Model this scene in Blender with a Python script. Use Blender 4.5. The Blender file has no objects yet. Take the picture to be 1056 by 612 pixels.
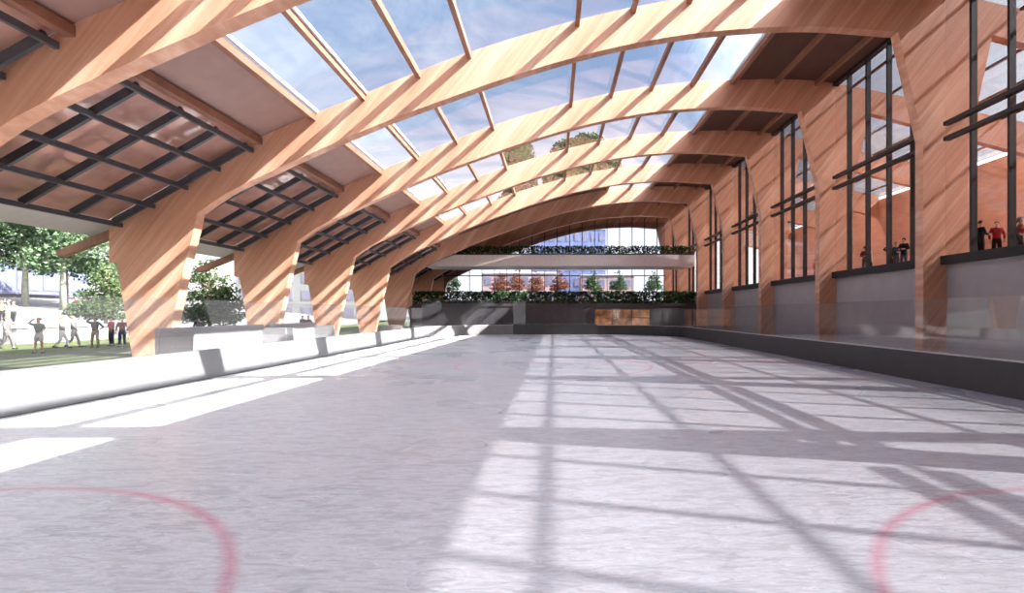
import bpy, bmesh, math, random
from mathutils import Vector, Matrix
from bisect import bisect_right

C = bpy.context.scene.collection
random.seed(7)
PI = math.pi

# ---------------------------------------------------------------- materials
def new_mat(name):
    m = bpy.data.materials.new(name); m.use_nodes = True
    nt = m.node_tree
    for n in list(nt.nodes): nt.nodes.remove(n)
    out = nt.nodes.new('ShaderNodeOutputMaterial')
    return m, nt, out

def N(nt, typ, **kw):
    n = nt.nodes.new(typ)
    for k, v in kw.items():
        if k in n.inputs: n.inputs[k].default_value = v
        else: setattr(n, k, v)
    return n

def ramp(nt, src, stops):
    r = nt.nodes.new('ShaderNodeValToRGB')
    e = r.color_ramp.elements
    while len(e) > 1: e.remove(e[-1])
    e[0].position = stops[0][0]; e[0].color = (*stops[0][1], 1)
    for p, c in stops[1:]:
        x = e.new(p); x.color = (*c, 1)
    nt.links.new(src, r.inputs[0])
    return r

def solid(name, col, rough=0.6, var=0.08, scale=3.0, metal=0.0, spec=0.4, bump=0.0):
    m, nt, out = new_mat(name)
    tc = N(nt, 'ShaderNodeTexCoord')
    no = N(nt, 'ShaderNodeTexNoise', Scale=scale, Detail=4.0)
    nt.links.new(tc.outputs['Object'], no.inputs['Vector'])
    a = tuple(max(0, c * (1 - var)) for c in col); b = tuple(min(1, c * (1 + var)) for c in col)
    r = ramp(nt, no.outputs['Fac'], [(0.3, a), (0.7, b)])
    p = N(nt, 'ShaderNodeBsdfPrincipled', Roughness=rough, Metallic=metal)
    p.inputs['Specular IOR Level'].default_value = spec
    nt.links.new(r.outputs[0], p.inputs['Base Color'])
    if bump:
        bp = N(nt, 'ShaderNodeBump', Strength=bump, Distance=0.02)
        nt.links.new(no.outputs['Fac'], bp.inputs['Height']); nt.links.new(bp.outputs[0], p.inputs['Normal'])
    nt.links.new(p.outputs[0], out.inputs[0])
    return m

def wood(name, dark, mid, light, rough=0.5, ang=0.9, spec=0.3):
    m, nt, out = new_mat(name)
    tc = N(nt, 'ShaderNodeTexCoord')
    mp = N(nt, 'ShaderNodeMapping'); mp.vector_type = 'TEXTURE'
    mp.inputs['Rotation'].default_value = (0, -ang, 0)
    mp.inputs['Scale'].default_value = (5.5, 1.0, 0.16)
    nt.links.new(tc.outputs['Object'], mp.inputs['Vector'])
    mp2 = N(nt, 'ShaderNodeMapping'); mp2.vector_type = 'TEXTURE'
    mp2.inputs['Rotation'].default_value = (0, -ang, 0)
    mp2.inputs['Scale'].default_value = (9.0, 2.0, 0.9)
    nt.links.new(tc.outputs['Object'], mp2.inputs['Vector'])
    n1 = N(nt, 'ShaderNodeTexNoise', Scale=1.0, Detail=5.0, Roughness=0.6)
    n2 = N(nt, 'ShaderNodeTexNoise', Scale=1.0, Detail=3.0)
    nt.links.new(mp.outputs[0], n1.inputs['Vector']); nt.links.new(mp2.outputs[0], n2.inputs['Vector'])
    mx = N(nt, 'ShaderNodeMath', operation='ADD'); 
    mu = N(nt, 'ShaderNodeMath', operation='MULTIPLY'); mu.inputs[1].default_value = 0.5
    nt.links.new(n1.outputs['Fac'], mx.inputs[0]); nt.links.new(n2.outputs['Fac'], mx.inputs[1])
    nt.links.new(mx.outputs[0], mu.inputs[0])
    r = ramp(nt, mu.outputs[0], [(0.32, dark), (0.5, mid), (0.66, light)])
    p = N(nt, 'ShaderNodeBsdfPrincipled', Roughness=rough)
    p.inputs['Specular IOR Level'].default_value = spec
    nt.links.new(r.outputs[0], p.inputs['Base Color'])
    nt.links.new(p.outputs[0], out.inputs[0])
    return m

def glass(name, tint=(0.95, 0.97, 1.0), gloss=1.0, haze=0.0, hazecol=(0.8, 0.8, 0.8), rough=0.0, glow=False):
    """thin architectural glass: straight transmission, Fresnel reflection, pale haze mixed in as colour"""
    m, nt, out = new_mat(name)
    tr = N(nt, 'ShaderNodeBsdfTransparent', Color=(*tint, 1))
    gl = N(nt, 'ShaderNodeBsdfGlossy', Roughness=rough, Color=(1, 1, 1, 1))
    lw = N(nt, 'ShaderNodeLayerWeight', Blend=0.5)          # facing: 0 head-on, 1 grazing, same on both faces
    pw = N(nt, 'ShaderNodeMath', operation='POWER'); pw.inputs[1].default_value = 5.0
    nt.links.new(lw.outputs['Facing'], pw.inputs[0])
    mu = N(nt, 'ShaderNodeMath', operation='MULTIPLY_ADD'); mu.inputs[1].default_value = 0.9 * gloss; mu.inputs[2].default_value = 0.035 * gloss
    nt.links.new(pw.outputs[0], mu.inputs[0])
    mix = N(nt, 'ShaderNodeMixShader')
    nt.links.new(mu.outputs[0], mix.inputs[0]); nt.links.new(tr.outputs[0], mix.inputs[1]); nt.links.new(gl.outputs[0], mix.inputs[2])
    last = mix
    if haze:  # veil of haze put into the pane as a pale tint
        df = N(nt, 'ShaderNodeBsdfTranslucent' if glow else 'ShaderNodeBsdfDiffuse', Color=(*hazecol, 1))
        mix2 = N(nt, 'ShaderNodeMixShader'); mix2.inputs[0].default_value = haze
        nt.links.new(mix.outputs[0], mix2.inputs[1]); nt.links.new(df.outputs[0], mix2.inputs[2]); last = mix2
    nt.links.new(last.outputs[0], out.inputs[0])
    return m

def leaf(name, a, b, c):
    m, nt, out = new_mat(name)
    tc = N(nt, 'ShaderNodeTexCoord')
    no = N(nt, 'ShaderNodeTexNoise', Scale=2.2, Detail=3.0)
    nt.links.new(tc.outputs['Object'], no.inputs['Vector'])
    r = ramp(nt, no.outputs['Fac'], [(0.3, a), (0.5, b), (0.7, c)])
    d = N(nt, 'ShaderNodeBsdfDiffuse'); t = N(nt, 'ShaderNodeBsdfTranslucent')
    nt.links.new(r.outputs[0], d.inputs[0]); nt.links.new(r.outputs[0], t.inputs[0])
    mix = N(nt, 'ShaderNodeMixShader'); mix.inputs[0].default_value = 0.35
    nt.links.new(d.outputs[0], mix.inputs[1]); nt.links.new(t.outputs[0], mix.inputs[2])
    nt.links.new(mix.outputs[0], out.inputs[0])
    return m

def ice_mat():
    m, nt, out = new_mat('ice')
    tc = N(nt, 'ShaderNodeTexCoord')
    L = nt.links.new
    sep = N(nt, 'ShaderNodeSeparateXYZ'); L(tc.outputs['Object'], sep.inputs[0])
    def math_(op, a, b=None, clamp=False):
        n = N(nt, 'ShaderNodeMath', operation=op); n.use_clamp = clamp
        for i, v in enumerate((a, b)):
            if v is None: continue
            if isinstance(v, (int, float)): n.inputs[i].default_value = v
            else: L(v, n.inputs[i])
        return n.outputs[0]
    # skate scratches: fine streaks in two directions
    def streak(rot, sx, sy, sc, det, rough, dist):
        mp = N(nt, 'ShaderNodeMapping'); mp.inputs['Rotation'].default_value = (0, 0, rot); mp.inputs['Scale'].default_value = (sx, sy, 1)
        L(tc.outputs['Object'], mp.inputs['Vector'])
        n = N(nt, 'ShaderNodeTexNoise', Scale=sc, Detail=det, Roughness=rough, Distortion=dist); L(mp.outputs[0], n.inputs['Vector'])
        return n
    n1 = streak(0.35, 0.6, 2.4, 2.4, 6.0, 0.62, 1.1)
    n3 = streak(-0.45, 0.6, 2.6, 3.6, 6.0, 0.62, 1.5)
    n2 = streak(0.0, 1, 1, 0.22, 2.0, 0.5, 0.0)
    ra = math_('ABSOLUTE', math_('SUBTRACT', n1.outputs['Fac'], 0.5)); rb = math_('ABSOLUTE', math_('SUBTRACT', n3.outputs['Fac'], 0.5))
    scr = math_('SUBTRACT', 1.0, math_('MULTIPLY', math_('MINIMUM', ra, rb), 16.0), True)      # thin bright ridges
    mixn = math_('ADD', math_('MULTIPLY', math_('ADD', n1.outputs['Fac'], n3.outputs['Fac']), 0.42), math_('MULTIPLY', scr, 0.13))
    base = ramp(nt, mixn, [(0.36, ICE_A), (0.5, ICE_B), (0.64, ICE_C)])
    # painted rings and the centre line, worn and soft
    def ring(cx, cy, r, w):
        dx = math_('SUBTRACT', sep.outputs[0], cx); dy = math_('SUBTRACT', sep.outputs[1], cy)
        d = math_('SQRT', math_('ADD', math_('MULTIPLY', dx, dx), math_('MULTIPLY', dy, dy)))
        e = math_('ABSOLUTE', math_('SUBTRACT', d, r))
        return math_('SUBTRACT', 1.0, math_('DIVIDE', e, w), True)
    e = math_('ABSOLUTE', math_('SUBTRACT', sep.outputs[1], 26.6))
    line = math_('SUBTRACT', 1.0, math_('DIVIDE', e, 0.2), True)
    allr = line
    for cx, cy in ((-7.2, 3.0), (7.2, 3.0), (0, 25.4), (-7.2, 47.0), (7.2, 47.0)):
        allr = math_('MAXIMUM', allr, ring(cx, cy, 4.6, 0.12))
    wear = math_('MULTIPLY', allr, math_('ADD', 0.1, math_('MULTIPLY', n1.outputs['Fac'], 0.75)), True)
    mxc = N(nt, 'ShaderNodeMix', data_type='RGBA')
    L(wear, mxc.inputs[0]); L(base.outputs[0], mxc.inputs[6]); mxc.inputs[7].default_value = (0.48, 0.08, 0.14, 1)
    p = N(nt, 'ShaderNodeBsdfPrincipled', Roughness=0.32, IOR=1.31)
    p.inputs['Specular IOR Level'].default_value = 0.8
    rr = ramp(nt, n2.outputs['Fac'], [(0.3, (0.22,)*3), (0.7, (0.42,)*3)])
    L(rr.outputs[0], p.inputs['Roughness'])
    L(mxc.outputs[2], p.inputs['Base Color'])
    L(p.outputs[0], out.inputs[0])
    return m

ICE_A, ICE_B, ICE_C = (0.36, 0.355, 0.37), (0.46, 0.45, 0.46), (0.62, 0.62, 0.65)
M = {}
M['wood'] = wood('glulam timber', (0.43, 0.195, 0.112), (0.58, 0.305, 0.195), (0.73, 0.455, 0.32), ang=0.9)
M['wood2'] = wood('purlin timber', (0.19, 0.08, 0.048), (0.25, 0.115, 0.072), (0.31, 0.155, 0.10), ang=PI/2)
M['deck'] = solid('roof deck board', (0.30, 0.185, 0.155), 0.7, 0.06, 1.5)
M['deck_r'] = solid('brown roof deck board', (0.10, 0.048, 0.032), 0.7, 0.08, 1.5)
M['hallwood'] = wood('hall panelling', (0.70, 0.40, 0.29), (0.80, 0.50, 0.38), (0.87, 0.60, 0.48), ang=0.2)
M['dark'] = solid('charcoal steel', (0.052, 0.055, 0.066), 0.45, 0.12, 4, 0.0, 0.4)
M['black'] = solid('black window frame', (0.018, 0.018, 0.02), 0.5, 0.1, 4, 0.0, 0.3)
M['charcoal'] = solid('charcoal board facing', (0.045, 0.042, 0.042), 0.5, 0.1, 2, 0.0, 0.4)
M['capgrey'] = solid('grey board cap', (0.45, 0.43, 0.42), 0.4)
M['bench'] = solid('pale bench panel', (0.38, 0.372, 0.372), 0.5, 0.04, 2)
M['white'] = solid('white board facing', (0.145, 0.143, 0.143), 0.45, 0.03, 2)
M['kick'] = solid('dark kick strip', (0.06, 0.055, 0.055), 0.5)
M['frame'] = solid('white skylight frame', (0.82, 0.80, 0.80), 0.4, 0.02)
M['greywall'] = solid('grey wall panel', (0.34, 0.31, 0.31), 0.55, 0.06, 1.2)
M['endwall'] = solid('dark grey end wall', (0.06, 0.052, 0.052), 0.5, 0.12, 1.2)
M['concrete'] = solid('pale concrete', (0.50, 0.48, 0.47), 0.8, 0.08, 1.5)
M['plaza'] = solid('pale plaza paving', (0.115, 0.115, 0.117), 0.85, 0.05, 0.6)
M['fascia'] = solid('light grey fascia', (0.55, 0.53, 0.54), 0.6, 0.04)
M['lawn'] = solid('lawn grass', (0.075, 0.09, 0.04), 0.95, 0.35, 2.5, 0, 0.1, 0.5)
M['slab'] = solid('pale balcony slab', (0.80, 0.71, 0.68), 0.6, 0.05)
M['g_sky'] = glass('skylight glass', (0.92, 0.94, 0.965), 0.6)
M['g_win'] = glass('window glass', (0.86, 0.84, 0.84), 0.8)
M['g_frost'] = glass('fritted skylight glass', (0.86, 0.88, 0.9), 0.6, 0.03, (0.85, 0.86, 0.9), 0.0, True)
M['g_hall'] = glass('hall roof glass', (0.405, 0.415, 0.43), 0.6)
M['pane_soft'] = solid('hazy window pane', (0.13, 0.125, 0.17), 0.25, 0.1, 1, 0, 0.6)
M['g_rink'] = glass('rink glass', (0.93, 0.93, 0.93), 1.0, 0.02, (0.5, 0.48, 0.48))
M['g_end'] = glass('end rink glass', (0.84, 0.85, 0.87), 0.9, 0.025, (0.25, 0.24, 0.25))
M['g_fac'] = glass('facade glass', (0.84, 0.87, 0.92), 0.7)
M['soffit'] = solid('glossy reflection-tinted roof pane', (0.46, 0.26, 0.21), 0.08, 0.25, 0.7, 0.0, 1.0)  # warm base colour carries the orange reflection of the timber
M['trunk'] = solid('tree bark', (0.26, 0.21, 0.16), 0.9, 0.25, 5, 0, 0.1, 0.4)
M['trunk_pale'] = solid('pale bark', (0.26, 0.26, 0.20), 0.9, 0.2, 3, 0, 0.1, 0.3)
M['leaf1'] = leaf('green leaves', (0.035, 0.06, 0.025), (0.07, 0.105, 0.045), (0.12, 0.155, 0.08))
M['leaf2'] = leaf('pale green leaves', (0.06, 0.105, 0.055), (0.105, 0.16, 0.085), (0.17, 0.23, 0.14))
M['leaf5'] = leaf('mid green leaves', (0.010, 0.032, 0.012), (0.022, 0.058, 0.02), (0.045, 0.085, 0.035))
M['leaf3'] = leaf('dark green leaves', (0.02, 0.045, 0.018), (0.035, 0.07, 0.025), (0.06, 0.11, 0.04))
M['leaf4'] = leaf('reflection-tinted leaves', (0.10, 0.035, 0.02), (0.17, 0.06, 0.035), (0.22, 0.09, 0.05))  # red-brown is the facade reflection's tint, put into the leaf colour
M['lilac'] = solid('lilac wall', (0.075, 0.08, 0.15), 0.6, 0.05, 0.5)
M['pinkwall'] = solid('pale pink wall', (0.28, 0.19, 0.18), 0.7, 0.05, 0.5)
M['bluewall'] = solid('blue grey cladding', (0.10, 0.12, 0.21), 0.4, 0.08, 0.5)
M['whitewall'] = solid('white render wall', (0.16, 0.16, 0.16), 0.7, 0.03, 0.5)
M['pane_dark'] = solid('dark window pane', (0.10, 0.12, 0.17), 0.1, 0.1, 1, 0, 0.8)
M['stone'] = solid('grey stone wall', (0.30, 0.28, 0.28), 0.8, 0.2, 2.5, 0, 0.2, 0.3)
M['soil'] = solid('planter soil', (0.06, 0.04, 0.03), 0.9)
M['ice'] = ice_mat()
M['skin'] = solid('skin', (0.55, 0.32, 0.23), 0.55, 0.05)
M['skin_d'] = solid('brown skin', (0.20, 0.10, 0.065), 0.55, 0.05)
M['hair_d'] = solid('dark hair', (0.03, 0.022, 0.018), 0.6, 0.2, 20)
M['hair_l'] = solid('light brown hair', (0.30, 0.18, 0.08), 0.6, 0.2, 20)
def cloth(n, c): M[n] = solid(n[2:] + ' cloth', tuple(v*0.6 for v in c), 0.85, 0.08, 6, 0, 0.15)
cloth('c_green', (0.12, 0.19, 0.16)); cloth('c_white', (0.26, 0.25, 0.25)); cloth('c_grey', (0.17, 0.16, 0.155))
cloth('c_bright', (1.0, 0.98, 0.98)); cloth('c_pale', (0.62, 0.58, 0.57)); cloth('c_black', (0.02, 0.02, 0.023)); cloth('c_red', (0.55, 0.03, 0.04)); cloth('c_navy', (0.03, 0.04, 0.09))  # lighter white and grey cloth offsets the roof shade on the legs
cloth('c_tan', (0.45, 0.33, 0.22)); cloth('c_blue', (0.15, 0.25, 0.5)); cloth('c_maroon', (0.25, 0.03, 0.04)); cloth('c_pink', (0.65, 0.45, 0.42))
def emit(name, col, s):
    m, nt, out = new_mat(name)
    tc = N(nt, 'ShaderNodeTexCoord'); no = N(nt, 'ShaderNodeTexNoise', Scale=1.2, Detail=3.0)
    nt.links.new(tc.outputs['Object'], no.inputs['Vector'])
    r = ramp(nt, no.outputs['Fac'], [(0.35, tuple(c*0.25 for c in col)), (0.65, col)])
    e = N(nt, 'ShaderNodeEmission', Strength=s); nt.links.new(r.outputs[0], e.inputs[0]); nt.links.new(e.outputs[0], out.inputs[0]); return m
M['warm'] = emit('warm lit window', (1.0, 0.40, 0.16), 0.26)

# ---------------------------------------------------------------- mesh building
class MB:
    def __init__(s): s.v = []; s.f = []
    def add(s, vs, fs):
        o = len(s.v); s.v += [tuple(p) for p in vs]; s.f += [tuple(i + o for i in f) for f in fs]
    def box(s, x0, x1, y0, y1, z0, z1):
        s.add([(x0,y0,z0),(x1,y0,z0),(x1,y1,z0),(x0,y1,z0),(x0,y0,z1),(x1,y0,z1),(x1,y1,z1),(x0,y1,z1)],
              [(0,3,2,1),(4,5,6,7),(0,1,5,4),(1,2,6,5),(2,3,7,6),(3,0,4,7)])
        return s
    def prism(s, poly, y0, y1):
        """polygon in XZ (counter-clockwise seen from -Y) extruded along Y"""
        n = len(poly)
        s.add([(x, y0, z) for x, z in poly] + [(x, y1, z) for x, z in poly],
              [tuple(range(n)), tuple(range(2*n-1, n-1, -1))] + [(i, i+n, (i+1) % n + n, (i+1) % n) for i in range(n)])
        return s
    def strip(s, top, bot, y0, y1):
        """band between two polylines with the same count (XZ), extruded along Y"""
        n = len(top); vs = []
        for (a, b), (c, d) in zip(bot, top):
            vs += [(a, y0, b), (c, y0, d), (a, y1, b), (c, y1, d)]
        fs = []
        for i in range(n - 1):
            k = 4*i; q = k + 4
            fs += [(k, q, q+1, k+1), (k+2, k+3, q+3, q+2), (k, k+2, q+2, q), (k+1, q+1, q+3, k+3)]
        k = 4*(n-1)
        fs += [(0, 1, 3, 2), (k, k+2, k+3, k+1)]
        s.add(vs, fs); return s
    def bar(s, a, b, w, h, up=(0, 0, 1)):
        a, b = Vector(a), Vector(b); d = (b - a).normalized(); up = Vector(up)
        r = d.cross(up)
        if r.length < 1e-5: r = d.cross(Vector((1, 0, 0)))
        r.normalize(); u = r.cross(d).normalized()
        r *= w/2; u *= h/2
        vs = [a-r-u, a+r-u, a+r+u, a-r+u, b-r-u, b+r-u, b+r+u, b-r+u]
        s.add(vs, [(0,1,2,3),(7,6,5,4),(0,4,5,1),(1,5,6,2),(2,6,7,3),(3,7,4,0)]); return s
    def tube(s, pts, rad, seg=8):
        o = len(s.v); n = len(pts); pts = [Vector(p) for p in pts]
        for i, p in enumerate(pts):
            d = (pts[min(i+1, n-1)] - pts[max(i-1, 0)]).normalized()
            a = d.cross(Vector((0, 1, 0.13))); a.normalize(); b = d.cross(a)
            r = rad[i] if isinstance(rad, (list, tuple)) else rad
            for k in range(seg):
                t = 2*PI*k/seg; s.v.append(tuple(p + a*math.cos(t)*r + b*math.sin(t)*r))
        for i in range(n-1):
            for k in range(seg):
                s.f.append((o+i*seg+k, o+i*seg+(k+1) % seg, o+(i+1)*seg+(k+1) % seg, o+(i+1)*seg+k))
        s.f.append(tuple(o+k for k in range(seg))[::-1]); s.f.append(tuple(o+(n-1)*seg+k for k in range(seg)))
        return s
    def build(s, name, mat, parent=None, loc=None, smooth=False):
        me = bpy.data.meshes.new(name); me.from_pydata(s.v, [], s.f); me.update()
        bm = bmesh.new(); bm.from_mesh(me); bmesh.ops.recalc_face_normals(bm, faces=bm.faces); bm.to_mesh(me); bm.free()
        if smooth:
            for p in me.polygons: p.use_smooth = True
        me.materials.append(mat)
        o = bpy.data.objects.new(name, me); C.objects.link(o)
        if parent: o.parent = parent
        if loc: o.location = loc
        return o
    def raw(s, name, mat, parent=None):
        me = bpy.data.meshes.new(name); me.from_pydata(s.v, [], s.f); me.update(); me.materials.append(mat)
        o = bpy.data.objects.new(name, me); C.objects.link(o)
        if parent: o.parent = parent
        return o

def tag(o, label, cat, group=None, kind=None):
    o['label'] = label; o['category'] = cat
    if group: o['group'] = group
    if kind: o['kind'] = kind
    return o
def thing(name, label, cat, loc=(0, 0, 0), rz=0, group=None, kind=None):
    o = bpy.data.objects.new(name, None); C.objects.link(o); o.location = loc; o.rotation_euler = (0, 0, rz)
    return tag(o, label, cat, group, kind)
def struct(o, label, cat):
    return tag(o, label, cat, None, 'structure')
def copy_tree(o, parent=None):
    c = o.copy(); C.objects.link(c); c.parent = parent
    for ch in list(o.children): copy_tree(ch, c)
    return c

# ---------------------------------------------------------------- layout of the hall
D1, B = 24.83, 9.7
ARCH_T = 0.55
def ydepth(n): return D1 + (n - 1) * B
def smooth_curve(pts):
    xs = [p[0] for p in pts]
    n = len(pts); m = []
    for i in range(n):
        a, b = pts[max(i-1, 0)], pts[min(i+1, n-1)]
        m.append((b[1]-a[1]) / (b[0]-a[0]))
    def f(x):
        i = min(max(bisect_right(xs, x) - 1, 0), n-2)
        h = xs[i+1]-xs[i]; t = (x-xs[i])/h
        return ((2*t**3-3*t**2+1)*pts[i][1] + (t**3-2*t**2+t)*h*m[i] + (-2*t**3+3*t**2)*pts[i+1][1] + (t**3-t**2)*h*m[i+1])
    return f
top = smooth_curve([(-22.5, 5.85), (-20.7, 6.85), (-17.3, 8.78), (-13.8, 10.63), (-11.4, 11.68), (-8.87, 12.70), (-6.3, 13.75), (-3.93, 14.65), (-1.4, 15.45),
                    (1.1, 16.15), (3.7, 16.75), (6.3, 17.2), (9.0, 17.48), (11.6, 17.6), (14.4, 17.65), (17.0, 17.55), (19.35, 17.2), (21.7, 16.72), (24.1, 16.2), (26.5, 15.7), (33.5, 14.2)])
bot = smooth_curve([(-16.6, 7.15), (-15.2, 8.1), (-13.1, 9.12), (-11.0, 10.07), (-7.67, 11.48), (-3.54, 13.0), (-1.7, 13.62), (0.68, 14.33),
                    (3.2, 14.95), (6.5, 15.52), (9.8, 15.80), (12.2, 15.86), (16.03, 15.6)])
XL, XR = -13.1, 13.4          # faces of the boards
XG = 18.3                     # window wall on the right
BAYS = list(range(-2, 7))     # bay n lies between arch n and arch n+1
ORD = {-2: 'behind the viewer', -1: 'overhead', 0: 'nearest', 1: 'second', 2: 'third', 3: 'fourth', 4: 'fifth', 5: 'sixth', 6: 'farthest'}

# ---------------------------------------------------------------- arches
def make_arch():
    a = thing('timber_arch', '', 'arch', group='glulam arches of the rink hall')
    xs = [-16.6 + i * (16.03 + 16.6) / 48 for i in range(49)]
    MB().strip([(x, top(x)) for x in xs], [(x, bot(x)) for x in xs], 0, ARCH_T).build('beam', M['wood'], a)
    # splayed foot on the lawn side, stepped on the outer edge
    lc = [(-18.2, 0), (-17.25, 4.4), (-16.72, 6.55), (-16.6, 7.15), (-16.6, top(-16.6)), (-17.6, top(-17.6)), (-18.6, top(-18.6)), (-19.6, top(-19.6)), (-20.7, top(-20.7)), (-20.7, 4.88), (-20.34, 4.82), (-19.55, 0)]
    MB().prism(lc, 0, ARCH_T).build('column', M['wood'], a)
    rc = [(17.2, 0), (17.2, 10.6), (16.03, 15.6), (16.03, top(16.03)), (17.0, top(17.0)), (18.3, top(18.3)), (19.35, top(19.35)), (20.4, top(20.4)), (20.4, 15.3), (19.4, 10.6), (19.4, 0)]
    MB().prism(rc, 0, ARCH_T).build('column', M['wood'], a)
    xs = [20.4 + i * (32.9 - 20.4) / 12 for i in range(13)]
    MB().strip([(x, top(x)) for x in xs], [(x, top(x) - 1.5 - 0.05 * (x - 20.4)) for x in xs], 0.04, ARCH_T - 0.04).build('tail_beam', M['wood'], a)
    # short outrigger carrying the eaves on the lawn side
    MB().prism([(-20.7, 6.05), (-20.7, 6.45), (-23.2, 5.45), (-23.35, 5.2), (-23.0, 5.15)][::-1], 0.12, ARCH_T - 0.12).build('outrigger', M['wood2'], a)
    return a
ARCHLAB = {-2: 'glulam timber arch standing behind the viewer', -1: 'glulam timber arch passing overhead just above the viewer',
           0: 'nearest glulam timber arch, cut off by the top left corner', 1: 'first glulam timber arch seen whole, its foot beside the lawn tree',
           2: 'second whole glulam arch, its splayed foot behind the bench wall', 3: 'third whole glulam arch, foot just past the bench wall end',
           4: 'fourth whole glulam arch, under the last bright skylight strip', 5: 'fifth whole glulam arch, just in front of the balcony',
           6: 'sixth whole glulam arch, in the shade behind the balcony slab',
           7: 'farthest glulam arch, standing at the glazed end facade'}
proto = make_arch()
for n in range(-2, 8):
    a = proto if n == -2 else copy_tree(proto)
    a.location = (0, ydepth(n), 0); a['label'] = ARCHLAB[n]

# ---------------------------------------------------------------- skylights, purlins, roof deck, grilles (one bay each)
SKX = [-11.2, -8.87, -6.3, -3.93, 1.1, 3.7, 6.3, 9.0, 11.6]
L0, L1 = ARCH_T, B
def make_skylight(k0=0):
    s = thing('skylight', '', 'skylight', group='skylights between the arches')
    ks = SKX[k0:]
    for x in (ks[0] + 0.18, SKX[-1] - 0.18): MB().box(x-0.05, x+0.05, L0, L1, top(x)-0.02, top(x)+0.12).build('white_rail', M['frame'], s)
    if k0 == 0: MB().box(SKX[1]+0.12, SKX[1]+0.2, L0, L1, top(SKX[1])-0.02, top(SKX[1])+0.1).build('white_rail', M['frame'], s)  # white bar stands in for the sunlit right side of this purlin
    for x in ks:
        w = 0.13 if x in (SKX[0], SKX[-1], 9.0) else 0.105
        z = top(x)
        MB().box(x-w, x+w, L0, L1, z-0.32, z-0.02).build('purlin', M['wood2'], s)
    for q, (a, b) in enumerate(zip(ks[:-1], ks[1:])):
        xs = [a + (b-a)*i/4 for i in range(5)]
        MB().strip([(x, top(x)+0.06) for x in xs], [(x, top(x)+0.03) for x in xs], L0, L1).build('pane', M['g_frost'] if q == 0 and k0 == 0 else M['g_sky'], s)
    return s
p0 = make_skylight(); p6 = make_skylight(6)
for n in range(-2, 5):
    s = p0 if n == -2 else p6 if n == 4 else copy_tree(p0)
    s.location = (0, ydepth(n), 0)
    s['label'] = {-2: 'glazed roof skylight behind the viewer', -1: 'glazed roof skylight directly overhead', 0: 'largest glazed skylight at the top, before the first whole arch',
                  1: 'second skylight strip, blue sky between first and second whole arches', 2: 'third skylight strip, with a treetop showing through it',
                  3: 'fourth skylight strip, narrow, bright behind the third whole arch', 4: 'short two-pane skylight, a thin bright sliver before the fifth whole arch'}[n]
for n in BAYS:
    y = ydepth(n)
    for x, w, side in ((-13.72, 0.16, 'left above the steel grille'), (14.4, 0.1, 'right half of the brown roof deck'), (17.0, 0.1, 'right edge of the roof beside the windows')):
        z = top(x)
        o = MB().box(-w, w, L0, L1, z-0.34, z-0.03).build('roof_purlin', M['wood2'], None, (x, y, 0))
        tag(o, f"timber purlin on the {side}, {ORD[n]} bay", 'purlin', 'purlins under the solid roof deck')
def deck(name, x0, x1, mat, label, k=8, y0=ydepth(-2)-3, y1=ydepth(7)+1.6):
    xs = [x0 + (x1-x0)*i/k for i in range(k+1)]
    o = MB().strip([(x, top(x)+0.16) for x in xs], [(x, top(x)+0.005) for x in xs], y0, y1).build(name, mat)
    return struct(o, label, 'ceiling')
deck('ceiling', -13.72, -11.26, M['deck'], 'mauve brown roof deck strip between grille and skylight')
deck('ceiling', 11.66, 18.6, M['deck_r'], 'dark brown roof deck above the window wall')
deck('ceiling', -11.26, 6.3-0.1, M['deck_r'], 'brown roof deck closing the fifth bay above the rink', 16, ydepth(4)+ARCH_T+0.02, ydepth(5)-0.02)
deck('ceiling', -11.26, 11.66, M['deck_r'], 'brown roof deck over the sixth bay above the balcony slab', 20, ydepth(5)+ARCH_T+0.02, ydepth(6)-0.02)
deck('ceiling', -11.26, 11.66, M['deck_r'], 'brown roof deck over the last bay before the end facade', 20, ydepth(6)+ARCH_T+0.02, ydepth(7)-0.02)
GX = [-13.98, -15.49, -17.0, -18.51, -20.02]
def gz(x): return 10.02 + (x + 13.98) * 0.572
def make_grille():
    g = thing('roof_grille', '', 'grille', group='charcoal steel roof grilles')
    for x in GX:
        MB().box(x-0.07, x+0.07, 0.35, B-0.12, gz(x)-0.10, gz(x)+0.10).build('long_bar', M['dark'], g)
    for k in range(5):
        y = 0.75 + k * 2.13
        MB().bar((GX[0]-0.02, y, gz(GX[0]-0.02)+0.16), (GX[-1]-0.1, y, gz(GX[-1]-0.1)+0.16), 0.14, 0.3).build('cross_bar', M['dark'], g)
    xs = [-20.7 + i*(20.7-13.75)/8 for i in range(9)]
    MB().strip([(x, top(x)+0.08) for x in xs], [(x, top(x)+0.01) for x in xs], L0, L1).build('glass_panel', M['soffit'], g)
    return g
g0 = make_grille()
for n in BAYS:
    g = g0 if n == -2 else copy_tree(g0)
    g.location = (0, ydepth(n), 0)
    g['label'] = {-2: 'charcoal roof grille behind the viewer', -1: 'charcoal roof grille corner above the nearest arch at top left', 0: 'largest charcoal roof grille, between nearest and first whole arch',
                  1: 'charcoal roof grille between first and second whole arches', 2: 'charcoal roof grille between second and third whole arches',
                  3: 'charcoal roof grille between third and fourth whole arches', 4: 'thin charcoal roof grille between fourth and fifth whole arches', 5: 'charcoal roof grille between fifth and sixth whole arches', 6: 'farthest charcoal roof grille near the end facade'}[n]
fb = MB()
fb.prism([(-20.72, top(-20.7)+0.1), (-20.72, top(-20.7)-0.22), (-21.9, 6.15), (-22.1, 6.2), (-22.1, 6.5)], ydepth(-2)-3, ydepth(7)+1.6)
struct(fb.build('trim_1', M['fascia']), 'light grey eaves fascia running along the lawn side', 'fascia')

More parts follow.
